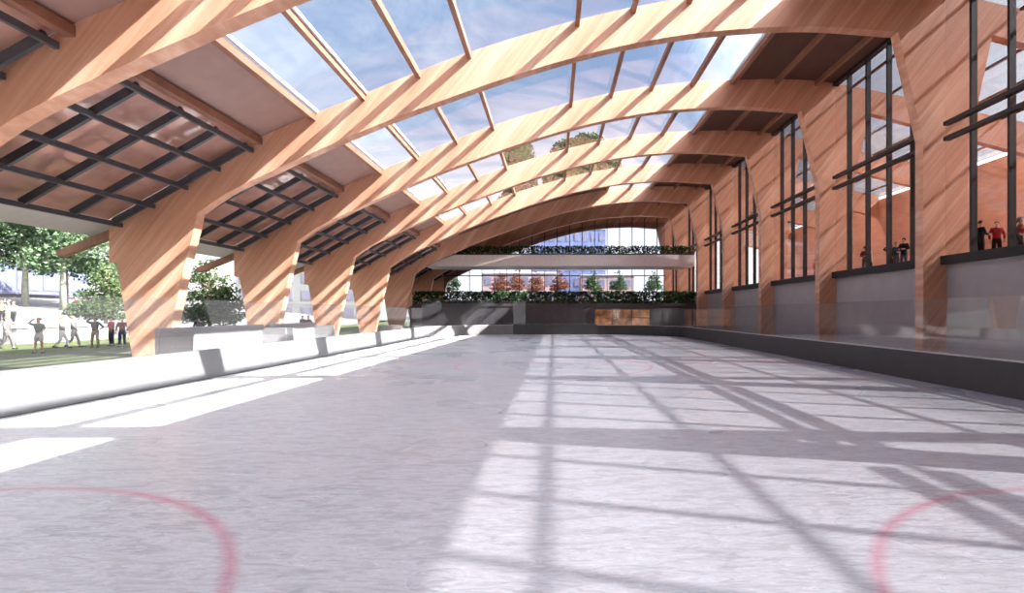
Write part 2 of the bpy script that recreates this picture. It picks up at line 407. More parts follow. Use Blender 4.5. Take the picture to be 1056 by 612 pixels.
# ---------------------------------------------------------------- floor
o = MB().box(XL-0.1, XR+0.1, -12, 62.6, -0.2, 0).build('floor', M['ice']); struct(o, 'white ice sheet with red circles filling the rink floor', 'floor')
ap = MB()
ap.box(-19.9, XL-0.1, -12, 85, -0.25, -0.02); ap.box(XR+0.1, 33, -12, 85, -0.25, -0.02); ap.box(XL-0.1, XR+0.1, 62.6, 85, -0.25, -0.02)
struct(ap.build('floor_apron', M['concrete']), 'pale concrete apron around the rink behind the boards', 'floor')

# ---------------------------------------------------------------- boards and rink glass
R = 8.4; YE = 61.8; YN = -6.0
def path_pts(side):
    pts = []
    if side == 'left':
        pts = [(XL, YN), (XL, YE-R)]
    elif side == 'right':
        pts = [(XR, YN), (XR, YE-R)]
    elif side == 'cl':
        pts = [(XL+R-R*math.cos(t), YE-R+R*math.sin(t)) for t in [PI/2*i/14 for i in range(15)]]
    elif side == 'cr':
        pts = [(XR-R+R*math.cos(t), YE-R+R*math.sin(t)) for t in [PI/2*i/14 for i in range(15)]]
    elif side == 'end':
        pts = [(XL+R, YE), (XR-R, YE)]
    return pts
def wall_along(mb, pts, out, z0, z1, o0, o1):
    """solid strip along a plan polyline between two offsets to the outside"""
    n = len(pts); vs = []
    for i, p in enumerate(pts):
        a, b = pts[max(i-1, 0)], pts[min(i+1, n-1)]
        d = Vector((b[0]-a[0], b[1]-a[1])).normalized(); nrm = Vector((d.y, -d.x)) * out
        for off in (o0, o1):
            for z in (z0, z1): vs.append((p[0]+nrm.x*off, p[1]+nrm.y*off, z))
    fs = []
    for i in range(n-1):
        k = 4*i; q = k+4
        fs += [(k, k+1, q+1, q), (k+2, q+2, q+3, k+3), (k, q, q+2, k+2), (k+1, k+3, q+3, q+1)]
    k = 4*(n-1); fs += [(0, 2, 3, 1), (k, k+1, k+3, k+2)]
    mb.add(vs, fs); return mb
def boards(name, segs, out, mat, capmat, label, kick=True):
    t = thing(name, label, 'rink board')
    b, c, k = MB(), MB(), MB()
    for s in segs:
        p = path_pts(s)
        o = out[s]
        wall_along(b, p, o, 0.0, 1.07, 0.0, 0.14); wall_along(c, p, o, 1.07, 1.11, -0.015, 0.2); wall_along(k, p, o, 0.005, 0.03 if kick else 0.16, -0.012, 0.0)
    b.build('panel', mat, t); c.build('cap_rail', capmat, t); k.build('kick_strip', M['kick'], t)
    return t
OUT = {'left': -1, 'right': 1, 'cl': -1, 'end': -1, 'cr': 1}
M['corner'] = solid('grey board facing', (0.15, 0.14, 0.138), 0.5, 0.06, 2)
boards('dasher_board', ['left'], OUT, M['white'], M['white'], 'long white rink board along the lawn side')
boards('dasher_board', ['cl'], OUT, M['corner'], M['capgrey'], 'curved grey rink board in the far corner on the lawn side')
boards('dasher_board', ['end'], OUT, M['charcoal'], M['charcoal'], 'straight black rink board across the far end below the hedge')
boards('dasher_board', ['cr', 'right'], OUT, M['charcoal'], M['capgrey'], 'long charcoal rink board below the window wall')
def rink_glass(segs, label, mat, ztop, spacing, post_w, prefix):
    t = thing('rink_glass', label, 'glass screen')
    for s in segs:
        pts = path_pts(s); o = OUT[s]
        L = [0]
        for a, b in zip(pts[:-1], pts[1:]): L.append(L[-1] + math.dist(a, b))
        def at(d):
            i = min(max(bisect_right(L, d)-1, 0), len(pts)-2); u = (d-L[i])/(L[i+1]-L[i])
            return (pts[i][0]+(pts[i+1][0]-pts[i][0])*u, pts[i][1]+(pts[i+1][1]-pts[i][1])*u)
        n = max(1, round(L[-1]/spacing))
        for k in range(n):
            a, b = L[-1]*k/n, L[-1]*(k+1)/n
            q = [at(a+0.012), at((a+b)/2), at(b-0.012)] if s in ('cl', 'cr') else [at(a+0.012), at(b-0.012)]
            if max(p[1] for p in q) < 1: continue
            wall_along(MB(), q, o, 1.11, ztop, 0.06, 0.075).build('pane', mat, t)
    return t
rink_glass(['right', 'cr'], 'clear glass screen standing on the charcoal boards by the window wall', M['g_rink'], 3.0, 2.4, 0, '')
rink_glass(['left'], 'clear glass screen standing on the white boards by the lawn', M['g_rink'], 3.0, 2.4, 0, '')
rink_glass(['cl', 'end'], 'hazy glass screen on the black end boards', M['g_end'], 3.9, 2.2, 0, '')

# low white bench enclosure behind the white boards
def bench(y0, y1, label):
    t = thing('player_bench', label, 'bench', (-15.1, (y0+y1)/2, 0))
    h = (y1-y0)/2
    b = MB(); b.box(-0.08, 0.08, -h, h, -0.02, 1.72); b.build('back_wall', M['bench'], t)
    MB().box(-0.1, 0.1, -h-0.02, h+0.02, 1.72, 1.92).build('cap', M['bench'], t)
    MB().box(0.12, 0.55, -h+0.2, h-0.2, 0.42, 0.48).build('seat', M['wood2'], t)
    for yy in (-h+0.08, h-0.08): MB().box(0.081, 1.3, yy-0.06, yy+0.06, -0.02, 1.72).build('end_wall', M['bench'], t)
    for k in range(3):
        yy = -h+0.5+(2*h-1.0)*k/2
        MB().box(0.15, 0.5, yy-0.05, yy+0.05, -0.02, 0.42).build('leg', M['dark'], t)
    return t
bench(20.3, 27.6, 'longer white player bench wall in front of the first splayed foot')
bench(28.2, 33.6, 'shorter white player bench wall in front of the second splayed foot')

# ---------------------------------------------------------------- right wall: grey base, window bays
for n in BAYS:
    struct(MB().box(XG, XG+0.25, ydepth(n)+ARCH_T+0.01, ydepth(n+1)-0.01, -0.02, 4.8).build('wall_right', M['greywall']), f'grey panel wall below the {ORD[n]} tall window bay', 'wall')
for i, n in enumerate(BAYS):
    y0, y1 = ydepth(n)+ARCH_T, ydepth(n+1)
    w = thing(f'window_{i+1}', f'tall black framed window bay, {ORD[n]} along the rink', 'window', (XG, y0, 0), kind='structure')
    l = y1-y0
    for k in range(1, 5):
        y = B*k/5 - ARCH_T/2
        MB().box(-0.2, 0.06, y-0.06, y+0.06, 5.15, top(XG)-0.12).build('mullion', M['black'], w)
    for z in (10.45, 11.15):
        MB().box(-0.5, -0.22, -0.35, l-0.45, z-0.09, z+0.09).build('transom', M['black'], w)
    MB().box(-0.3, 0.12, 0.0, l, 4.75, 5.15).build('window_sill', M['black'], w)
    MB().box(-0.25, 0.1, 0, l, top(XG)-0.2, top(XG)-0.02).build('head_frame', M['black'], w)
    MB().box(-0.06, -0.045, 0, l, 5.15, top(XG)-0.2).build('pane', M['g_win'], w)

bw = MB(); bw.box(-7, 33, -9.3, -9.0, -0.02, 17.0)  # unseen wall, added to keep sky light off the right side
struct(bw.build('shade_wall_back', M['wood2']), 'unseen timber wall added behind the viewer to shade the right side', 'wall')

# neighbouring lounge hall seen through the windows
struct(MB().box(XG+0.25, 33, -8, 85, 4.6, 4.9).build('floor_lounge', M['hallwood']), 'timber floor of the upper lounge behind the windows', 'floor')
hb = MB(); hb.box(33, 33.3, -8, 85, -0.25, 14.0)
struct(hb.build('wall_lounge', M['hallwood']), 'timber back wall of the lounge beyond the tall windows', 'wall')
for i, n in enumerate(BAYS):
    y0, y1 = ydepth(n), ydepth(n+1)
    w = thing(f'window_{i+10}', f'glazed lounge roof bay beyond the tall windows, {ORD[n]}', 'window', (0, y0, 0), kind='structure')
    for x in (19.35, 21.75, 24.15, 26.55, 29.0, 31.4):
        MB().box(x-0.06, x+0.06, L0, L1, top(x)-0.14, top(x)).build('purlin', M['wood2'], w)
    xs = [18.65 + i*(33.2-18.65)/8 for i in range(9)]
    MB().strip([(x, top(x)+0.05) for x in xs], [(x, top(x)+0.025) for x in xs], 0.1, B+0.1).build('pane', M['g_hall'], w)
# lounge ledges: low timber counters and a hanging timber band that break the view
for n in range(0, 6):
    y = ydepth(n)
    t = thing('bar_counter', f'timber bar counter in the lounge behind the {ORD[n]} window bay', 'counter', (25.5, y+5.2, 4.9), group='lounge bar counters')
    MB().box(-0.35, 0.35, -2.6, 2.6, 1.02, 1.1).build('worktop', M['wood2'], t)
    MB().box(-0.25, 0.2, -2.5, 2.5, 0, 1.02).build('front_panel', M['hallwood'], t)

# ---------------------------------------------------------------- far end: base wall, hedge, balcony, facade
YW = 66.0
ew = MB(); ew.box(-17.8, 10.0-5.0, YW, YW+0.4, -0.02, 3.35); ew.box(12.0, 18.0, YW, YW+0.4, -0.02, 3.35); ew.box(5.0, 12.0, YW, YW+0.4, 2.9, 3.35); ew.box(5.0, 12.0, YW, YW+0.4, -0.02, 0.9)
ew.box(-17.8, 18.0, YW+0.4, 72, 3.1, 3.35)
struct(ew.build('wall_end', M['endwall']), 'dark grey base wall across the far end below the hedge', 'wall')
t = thing('kiosk_window', 'warm lit kiosk window in the dark end wall', 'window', (8.5, YW+0.1, 0.9))
MB().box(-3.5, 3.5, 0.25, 0.3, 0, 2.0).build('pane', M['warm'], t)
kf = MB()
for x in (-3.45, -1.2, 1.2, 3.45): kf.box(x-0.05, x+0.05, 0, 0.25, 0, 2.0)
kf.box(-3.4, 3.4, 0, 0.25, 0.95, 1.05); kf.build('frame', M['dark'], t)
def leaf_quads(mb, centre_fn, n, size, flat=0.0):
    for _ in range(n):
        c, nrm = centre_fn()
        u = Vector((random.gauss(0, 1), random.gauss(0, 1), random.gauss(0, 1)*(1-flat))); u.normalize()
        v = u.cross(Vector((random.gauss(0, 1), random.gauss(0, 1), random.gauss(0, 1)))).normalized()
        a = size*random.uniform(0.6, 1.3); b = a*0.6
        mb.add([c-u*a, c-v*b, c+u*a, c+v*b], [(0, 1, 2, 3)])
def hedge(name, x0, x1, y0, y1, z0, z1, mat, label, n, size):
    t = thing(name, label, 'hedge', ((x0+x1)/2, (y0+y1)/2, z0))
    hx, hy, h = (x1-x0)/2, (y1-y0)/2, z1-z0
    m = MB()
    def fn():
        return Vector((random.uniform(-hx, hx), random.uniform(-hy, hy), h*0.15+random.random()**0.8*h*0.9)), None
    leaf_quads(m, fn, n, size)
    m.raw('foliage', mat, t)
    MB().box(-hx, hx, -hy, hy, 0, h*0.18).build('planter', M['endwall'], t)
    return t
hedge('hedge', -17.5, 17.6, YW-0.1, YW+1.3, 3.36, 5.1, M['leaf3'], 'long dark green hedge on top of the dark end wall', 9000, 0.16)
bl = thing('balcony', 'pale balcony slab crossing the far end behind the fifth arch', 'balcony', (1.2, 66.5, 0))
MB().prism([(-17.4, 8.35), (16.4, 8.35), (16.4, 9.75), (-13.6, 9.75)], 0, 5.5).build('slab', M['slab'], bl)
hedge('balcony_hedge', -12.2, 17.3, 66.7, 67.7, 9.76, 10.85, M['leaf3'], 'low trailing hedge along the balcony edge', 4200, 0.15)
YF = ydepth(7) - 0.05
fc = thing('window_19', 'glazed end facade with thin black mullions behind the balcony', 'window', (0, YF, 0), kind='structure')
x = -16.94
while x < 17.4:
    zt = top(x)-0.4
    MB().box(x-0.05, x+0.05, -0.35, -0.2, 3.4, max(4.2, zt)).build('mullion', M['black'], fc); x += 1.94
xs = [-16.9 + i*(34.2)/40 for i in range(41)]
MB().strip([(x, top(x)-1.0) for x in xs], [(x, 3.36) for x in xs], -0.15, -0.13).build('pane', M['g_fac'], fc)
MB().box(-17, 17.3, -0.4, -0.1, 8.2, 8.34).build('rail', M['black'], fc)

# ---------------------------------------------------------------- outside ground
def ground(name, pts, mat, label, cat):
    m = MB(); m.prism(pts, -40, 240)
    return struct(m.build(name, mat), label, cat)
ground('lawn', [(-34, 0.55), (-19.9, 0.45), (-19.9, -0.3), (-34, -0.3)], M['lawn'], 'green lawn strip outside the open side of the rink', 'lawn')
ground('ground', [(-400, 5.0), (-75, 5.0), (-36, 1.0), (-34, 0.56), (-34, -0.3), (-400, -0.3)], M['plaza'], 'pale sloping plaza beyond the lawn', 'ground')
g2 = MB(); g2.box(-19.9, 60, 85.0, 300, -0.3, 0.0); g2.box(-19.0, 40, 85.2, 240, 0.0, 4.4)
struct(g2.build('ground_terrace', M['plaza']), 'pale raised terrace beyond the end facade', 'ground')

# ---------------------------------------------------------------- trees
def tree(name, label, cat, loc, h, blobs, n, size, lm, tm, tr, group=None, lean=0.0, clear=0.35):
    t = thing(name, label, cat, loc, random.uniform(0, 6.28), group)
    m = MB()
    pts = [(0, 0, -0.1), (lean*0.3, 0.05*h*0.2, h*0.3), (lean*0.7, -0.02*h, h*0.6), (lean, 0, h*0.9)]
    m.tube(pts, [tr*1.25, tr*0.9, tr*0.6, tr*0.15], 9)
    for (bx, by, bz, rx, rz) in blobs:
        if bz > h*0.3:
            z0 = max(h*clear*0.9, bz-rz-0.12*h); m.tube([(lean*z0/h, 0, z0), (bx*0.5+lean*0.5, by*0.5, (z0+bz)/2), (bx, by, bz)], [tr*0.35, tr*0.25, tr*0.08], 6)
    m.build('trunk', tm, t, smooth=True)
    f = MB()
    w = [b[3]*b[3]*b[4] for b in blobs]
    def fn():
        b = random.choices(blobs, w)[0]
        d = Vector((random.gauss(0, 1), random.gauss(0, 1), random.gauss(0, 1))).normalized()*random.random()**0.4
        return Vector((b[0]+d.x*b[3], b[1]+d.y*b[3], b[2]+d.z*b[4])), None
    leaf_quads(f, fn, n, size, 0.3)
    f.raw('crown', lm, t)
    return t
def broad(h, r, seed, k=9, flat=0.4):
    rn = random.Random(seed); out = []
    for i in range(k):
        a = rn.uniform(0, 6.28); d = r*0.62*rn.random()**0.5
        z = h*(0.36+0.54*rn.random()); q = 1-abs(z/h-0.6)*0.9
        out.append((math.cos(a)*d*q, math.sin(a)*d*q, z, r*rn.uniform(0.36, 0.52), r*rn.uniform(0.36, 0.52)*flat*1.6))
    out.append((0, 0, h*0.86, r*0.4, h*0.11))
    return out
def layered(h, r, seed, lay=8, lo=0.25):
    rn = random.Random(seed); out = []
    for i in range(lay):
        z = h*(lo+(0.95-lo)*i/(lay-1)); q = r*(1-0.75*(i/(lay-1))**1.3)
        for k in range(6 if i < lay-2 else 3):
            a = rn.uniform(0, 6.28); d = q*0.55
            out.append((math.cos(a)*d, math.sin(a)*d, z+rn.uniform(-.04, .04)*h, q*0.6, h*0.06))
    return out
# plaza trees on the left
def gz_plaza(x):
    if x > -34: return 0.5
    if x > -36: return 0.56+(-34-x)/2*0.44
    return 1.0+min(4.0, (-36-x)/39*4.0)
big = [(-58, 58.5, 13.0, 5.5, 'tall plaza tree with a pale trunk, first along the lilac wall'), (-53.5, 58.2, 13.0, 5.2, 'tall plaza tree with a pale trunk, second along the lilac wall'),
       (-51.5, 62.5, 12.0, 5.0, 'tall plaza tree with a slim dark trunk beside the bushy tree'), (-60.5, 56.5, 10.5, 4.0, 'plaza tree at the edge of the picture above the far walkers'),
       (-58.5, 64.0, 12.5, 5.2, 'plaza tree set back behind the pale trunks')]
for i, (x, y, h, r, lab) in enumerate(big):
    tree('plaza_tree', lab, 'tree', (x, y, gz_plaza(x)), h, broad(h, r, 10+i, 12), 5200, 0.22, M['leaf2'], M['trunk_pale'] if i < 2 else M['trunk'], 0.27 if i < 2 else 0.18, 'tall plaza trees')
tree('bushy_tree', 'bushy green tree left of the first splayed arch foot', 'tree', (-35.4, 42.2, 0.9), 5.8, layered(5.6, 2.4, 31, 9, 0.27), 5200, 0.12, M['leaf1'], M['trunk'], 0.13, 'bushy lawn trees')
tree('bushy_tree', 'bushy green tree between the first and second splayed feet', 'tree', (-25.2, 39.0, 0.5), 6.2, layered(6.2, 2.6, 32, 9, 0.25), 5600, 0.12, M['leaf1'], M['trunk'], 0.13, 'bushy lawn trees')
# potted-size trees on the terrace behind the facade
tx = [(-24+0, 0)]
TT = [(516, 'leaf4'), (533, 'leaf4'), (553, 'leaf4'), (577, 'leaf4'), (612, 'leaf3'), (638, 'leaf3'), (674, 'leaf3'), (465, 'leaf3')]
NAMES = ['first reflection-tinted', 'second reflection-tinted', 'third reflection-tinted', 'fourth reflection-tinted', 'first dark green', 'second dark green', 'third dark green', 'lone dark']
YT = 93.0
for i, (px, lm) in enumerate(TT):
    X = (px-571)/550*YT
    tree('terrace_tree', f'{NAMES[i]} small tree on the terrace, seen through the end facade' + (' past its left corner' if i == 7 else ''), 'tree', (X, YT+(i % 3)*0.4, 4.4), 5.3 if i != 7 else 4.5, layered(5.6, 1.75, 50+i, 6, 0.42), 1700, 0.14, M[lm], M['trunk'], 0.09, 'terrace trees')
tree('tall_tree', 'tall broad tree beyond the end facade, its crown seen through the skylight', 'tree', (4.5, 126, 4.4), 41, [(x, y, z, 4.6, 3.4) for x, y, z in ((-4, 0, 29), (0, 1, 36), (4.5, -1, 38), (0, 2, 25), (9, 1, 36), (2, 0, 32), (6, 2, 30), (12, 0, 34))], 15000, 0.5, M['leaf5'], M['trunk'], 0.5, clear=0.6)
tree('tall_tree', 'tall tree beyond the end facade, lower crown beside the broad one', 'tree', (-8.0, 132, 4.4), 41, [(x, y, z, 4.2, 3.0) for x, y, z in ((-5, 0, 34), (0, 1, 38), (3, -1, 34), (4, 2, 27), (-2, 0, 30), (3, 0, 23))], 9000, 0.46, M['leaf5'], M['trunk'], 0.42, clear=0.6)

# ---------------------------------------------------------------- buildings
def building(name, label, x0, x1, y0, y1, z0, z1, mat, nx, nz, face='y'):
    t = thing(name, label, 'building', ((x0+x1)/2, (y0+y1)/2, z0))
    hx, hy, h = (x1-x0)/2, (y1-y0)/2, z1-z0
    MB().box(-hx, hx, -hy, hy, 0, h).build('wall', mat, t)
    MB().box(-hx-0.15, hx+0.15, -hy-0.15, hy+0.15, h, h+0.3).build('roof', M['fascia'], t)
    if nx and face == 'y':
        for i in range(nx):
            for k in range(nz):
                cx = -hx+2*hx*(i+0.5)/nx; cz = h*(k+0.5)/nz
                w, q = 2*hx/nx*0.3, h/nz*0.3
                fr = MB().box(cx-w, cx+w, -hy-0.06, -hy, cz-q, cz+q).build('window', mat, t)
                MB().box(cx-w*0.86, cx+w*0.86, -hy-0.08, -hy-0.06, cz-q*0.86, cz+q*0.86).build('pane', M['pane_soft'], fr)
    if nx and face == 'x':
        for i in range(nx):
            cy = -hy+2*hy*(i+0.5)/nx; w = 2*hy/nx*0.42
            fr = MB().box(hx, hx+0.06, cy-w, cy+w, h*0.12, h*0.9).build('window', mat, t)
            MB().box(hx+0.06, hx+0.08, cy-w*0.94, cy+w*0.94, h*0.14, h*0.88).build('pane', M['lilac'], fr)
    return t
building('pavilion', 'low lilac pavilion behind the plaza trees', -84, -70, 62, 80, 5.0, 9.2, M['lilac'], 5, 1, 'x')
building('apartment_block', 'white block beyond the plaza between the splayed feet', -62, -34, 104, 116, 1.0, 11.0, M['whitewall'], 7, 3)
building('office_building', 'pale pink building behind the reflection-tinted terrace trees', -14, 0.5, 104, 116, 4.4, 10.2, M['pinkwall'], 6, 2)
building('office_building', 'pale pink building behind the dark green terrace trees', 5.5, 16, 106, 116, 4.4, 9.8, M['pinkwall'], 4, 2)
building('office_tower', 'blue grey block seen above the balcony hedge', -5.0, 11.5, 118, 122, 4.4, 21.0, M['bluewall'], 9, 5)

# plaza retaining wall behind the walkers
t = thing('retaining_wall', 'low grey stone planter wall behind the people on the lawn', 'wall', (-34.0, 38.0, 0.5))
MB().box(-0.4, 0.4, -4.6, 2.2, 0, 1.05).build('wall', M['stone'], t); MB().box(-0.5, 0.5, -4.7, 2.3, 1.05, 1.17).build('coping', M['fascia'], t)

# ---------------------------------------------------------------- people
def skin_mesh(name, verts, edges, mat, parent, sub=1, root=0):
    me = bpy.data.meshes.new(name); me.from_pydata([v[:3] for v in verts], edges, []); me.update()
    o = bpy.data.objects.new(name, me); C.objects.link(o)
    md = o.modifiers.new('s', 'SKIN'); md.use_smooth_shade = True
    if not me.skin_vertices: 
        bm = bmesh.new(); bm.from_mesh(me); bm.verts.layers.skin.verify(); bm.to_mesh(me); bm.free()
    for i, v in enumerate(verts):
        sv = me.skin_vertices[0].data[i]; r = v[3]
        sv.radius = r if isinstance(r, tuple) else (r, r); sv.use_root = (i == root)
    s = o.modifiers.new('b', 'SUBSURF'); s.levels = sub; s.render_levels = sub
    dg = bpy.context.evaluated_depsgraph_get()
    ev = o.evaluated_get(dg); nm = bpy.data.meshes.new_from_object(ev)
    bpy.data.objects.remove(o); bpy.data.meshes.remove(me)
    nm.name = name; nm.materials.clear(); nm.materials.append(mat)
    for p in nm.polygons: p.use_smooth = True; p.material_index = 0
    ob = bpy.data.objects.new(name, nm); C.objects.link(ob); ob.parent = parent
    return ob
POSE = {
 'stand': dict(L=((.27, 0, 1.14), (.26, -.10, .90)), R=((-.27, 0, 1.14), (-.26, -.10, .90)), lk=(.11, -.02, .5), rk=(-.11, -.02, .5), la=(.12, .02, .09), ra=(-.12, .02, .09)),
 'walk': dict(L=((.27, .12, 1.16), (.26, .04, .93)), R=((-.27, -.12, 1.16), (-.25, -.28, .98)), lk=(.10, -.17, .52), rk=(-.10, .02, .48), la=(.10, -.24, .10), ra=(-.10, .34, .14)),
 'hat': dict(L=((.30, -.06, 1.16), (.16, -.22, 1.02)), R=((-.42, -.06, 1.50), (-.17, -.14, 1.66)), lk=(.14, -.03, .5), rk=(-.13, -.02, .5), la=(.18, .02, .09), ra=(-.16, .02, .09)),
 'hips': dict(L=((.40, .06, 1.18), (.20, -.06, 1.02)), R=((-.40, -.04, 1.52), (-.13, -.08, 1.68)), lk=(.13, -.02, .5), rk=(-.13, -.02, .5), la=(.16, .02, .09), ra=(-.16, .02, .09)),
 'hold': dict(L=((.27, -.05, 1.15), (.12, -.28, 1.14)), R=((-.27, -.05, 1.15), (-.12, -.28, 1.14)), lk=(.11, -.02, .5), rk=(-.11, -.02, .5), la=(.12, .02, .09), ra=(-.12, .02, .09)),
}
def person(label, loc, rz, pose, shirt, legs, skin='skin', hair='hair_d', shorts=False, scale=1.0, group=None):
    P = POSE[pose]
    t = thing('person', label, 'person', loc, rz, group); t.scale = (scale,)*3
    V = [(0, 0, .96, (.13, .10)), (0, 0, 1.12, (.125, .09)), (0, 0, 1.33, (.15, .10)), (0, 0, 1.46, (.085, .075)), (0, -.01, 1.54, .052),
         (0, -.015, 1.62, (.075, .09)), (0, -.01, 1.71, (.07, .085)), (0, -.10, 1.615, .018)]
    E = [(0, 1), (1, 2), (2, 3), (3, 4), (4, 5), (5, 6), (5, 7)]
    def add(p, r, par):
        V.append((*p, r)); E.append((par, len(V)-1)); return len(V)-1
    for key, sx in (('L', 1), ('R', -1)):
        el, wr = P[key]
        sh = add((.18*sx, 0, 1.42), .058, 3 if False else 2)
        e = add(el, .043, sh); w = add(wr, .028, e)
        d = (Vector(wr)-Vector(el)).normalized(); side = d.cross(Vector((0, 1, 0.2))).normalized()
        palm = Vector(wr)+d*.06; pm = add(palm, (.036, .018), w)
        for q, ln in ((-.027, .065), (-.009, .08), (.009, .075), (.027, .06)):
            a1 = palm+d*.035+side*q; f1 = add(a1, .009, pm); add(a1+d*ln*.6+Vector((0, -.012, 0)), .0075, f1)
        th = Vector(wr)+d*.03+side*(-.035*sx); h1 = add(th, .010, pm); add(th+d*.04+side*(-.018*sx), .008, h1)
    for key, ak, sx in (('lk', 'la', 1), ('rk', 'ra', -1)):
        hp = add((.09*sx, 0, .90), .095, 0)
        k = add(P[key], .062, hp); a = add(P[ak], .038, k)
        add((P[ak][0]+.01*sx, P[ak][1]-.14, P[ak][2]-.05), (.035, .025), a)
    skin_mesh('body', V, E, M[skin], t)
    # shirt
    VS = [(0, 0, .84, (.168, .135)), (0, 0, 1.10, (.155, .118)), (0, 0, 1.34, (.172, .12)), (0, 0, 1.455, (.10, .09))]; ES = [(0, 1), (1, 2), (2, 3)]
    for key, sx in (('L', 1), ('R', -1)):
        el = Vector(P[key][0]); sh = Vector((.18*sx, 0, 1.42)); mid = sh+(el-sh)*0.8
        VS.append((*sh, .075)); ES.append((2, len(VS)-1)); VS.append((*mid, .062)); ES.append((len(VS)-2, len(VS)-1))
        if not shorts:
            wr = Vector(P[key][1]); m2 = el+(wr-el)*.85
            VS.append((*el, .055)); ES.append((len(VS)-2, len(VS)-1)); VS.append((*m2, .042)); ES.append((len(VS)-2, len(VS)-1))
    skin_mesh('shirt', VS, ES, M[shirt], t)
    VL = [(0, 0, 1.12, (.148, .112)), (0, 0, .93, (.150, .12))]; EL = [(0, 1)]
    for key, ak, sx in (('lk', 'la', 1), ('rk', 'ra', -1)):
        hp = Vector((.09*sx, 0, .88)); k = Vector(P[key]); a = Vector(P[ak])
        VL.append((*hp, .112)); EL.append((1, len(VL)-1)); i = len(VL)-1
        VL.append((*(k if not shorts else hp+(k-hp)*.85), .083 if not shorts else .10)); EL.append((i, len(VL)-1))
        if not shorts:
            e = k+(a-k)*.93; VL.append((*e, .066)); EL.append((len(VL)-2, len(VL)-1))
    skin_mesh('shorts' if shorts else 'trousers', VL, EL, M[legs], t)
    for ak, sx in (('la', 1), ('ra', -1)):
        a = P[ak]
        m = MB(); m.tube([(a[0], a[1]+.05, a[2]-.045), (a[0], a[1]-.02, a[2]-.03), (a[0]+.01*sx, a[1]-.12, a[2]-.05), (a[0]+.015*sx, a[1]-.19, a[2]-.06)], [.035, .05, .045, .025], 8)
        m.build('shoe', M['c_black'], t, smooth=True)
    h = MB()
    rings = 6; seg = 10
    for i in range(rings+1):
        ph = PI*0.62*i/rings
        for k in range(seg):
            th = 2*PI*k/seg
            yy = math.sin(ph)*math.sin(th)
            zdrop = math.cos(ph)
            if yy < -0.3 and zdrop < 0.35: zdrop = 0.35
            h.v.append((math.sin(ph)*math.cos(th)*.094, yy*.108+.012, 1.69+zdrop*.105))
    for i in range(rings):
        for k in range(seg): h.f.append((i*seg+k, i*seg+(k+1) % seg, (i+1)*seg+(k+1) % seg, (i+1)*seg+k))
    h.build('hair', M[hair], t, smooth=True)
    return t
def pp(px, D): return (px-571)/550*D
LP = [
 (40, 26.5, 0.2, 'hat', 'c_green', 'c_bright', 'skin', 'hair_l', True, 'person in green shirt and white shorts shading their eyes on the lawn'),
 (64, 30.0, 1.9, 'walk', 'c_white', 'c_bright', 'skin', 'hair_l', False, 'person in white walking behind the one in green shirt'),
 (76, 30.8, 1.9, 'walk', 'c_grey', 'c_pale', 'skin', 'hair_l', False, 'person in grey walking last of the two pale walkers'),
 (7, 29.0, 1.7, 'walk', 'c_grey', 'c_grey', 'skin', 'hair_l', False, 'person in grey striding at the edge of the lawn'),
 (98, 31.0, 0.3, 'hips', 'c_black', 'c_tan', 'skin_d', 'hair_d', False, 'person in black top, arm raised, beside the stone wall'),
 (115, 32.2, -0.4, 'hold', 'c_red', 'c_black', 'skin', 'hair_d', False, 'person in red top beside the first splayed foot, farther from it'),
 (126, 31.5, 0.4, 'stand', 'c_maroon', 'c_navy', 'skin', 'hair_d', False, 'person in maroon top right against the first splayed foot'),
 (5, 44.0, 0.8, 'stand', 'c_black', 'c_white', 'skin', 'hair_d', False, 'person in black top up on the plaza under the trees'),
 (9, 42.5, -0.8, 'hold', 'c_white', 'c_tan', 'skin', 'hair_l', False, 'person in white top in the plaza group, holding something'),
 (14, 41.5, 0.4, 'walk', 'c_pink', 'c_black', 'skin', 'hair_l', False, 'person in pink top in the plaza group'),
 (2, 41.5, 0.4, 'stand', 'c_tan', 'c_black', 'skin', 'hair_l', False, 'person in tan top at the edge of the plaza group'),
 (79, 55.0, 0.0, 'stand', 'c_red', 'c_grey', 'skin', 'hair_d', False, 'distant person in red top under the plaza trees'),
 (205, 33.0, 0.5, 'hold', 'c_black', 'c_navy', 'skin', 'hair_d', False, 'person in black beneath the bushy tree behind the bench wall'),
 (318, 47.0, 0.2, 'stand', 'c_red', 'c_black', 'skin', 'hair_d', False, 'distant person in red beyond the bench wall end'),
 (312, 48.0, 0.9, 'walk', 'c_navy', 'c_black', 'skin', 'hair_d', False, 'distant person in navy beside the one in red beyond the bench'),
]
for px, D, rz, pose, sh, lg, sk, hr, st, lab in LP:
    X = pp(px, D)
    z = gz_plaza(X) if X < -34 else 0.45 + (-19.9-X)/14.1*0.10
    person(lab, (X, D, z), rz, pose, sh, lg, sk, hr, st, group='people on the lawn and plaza')
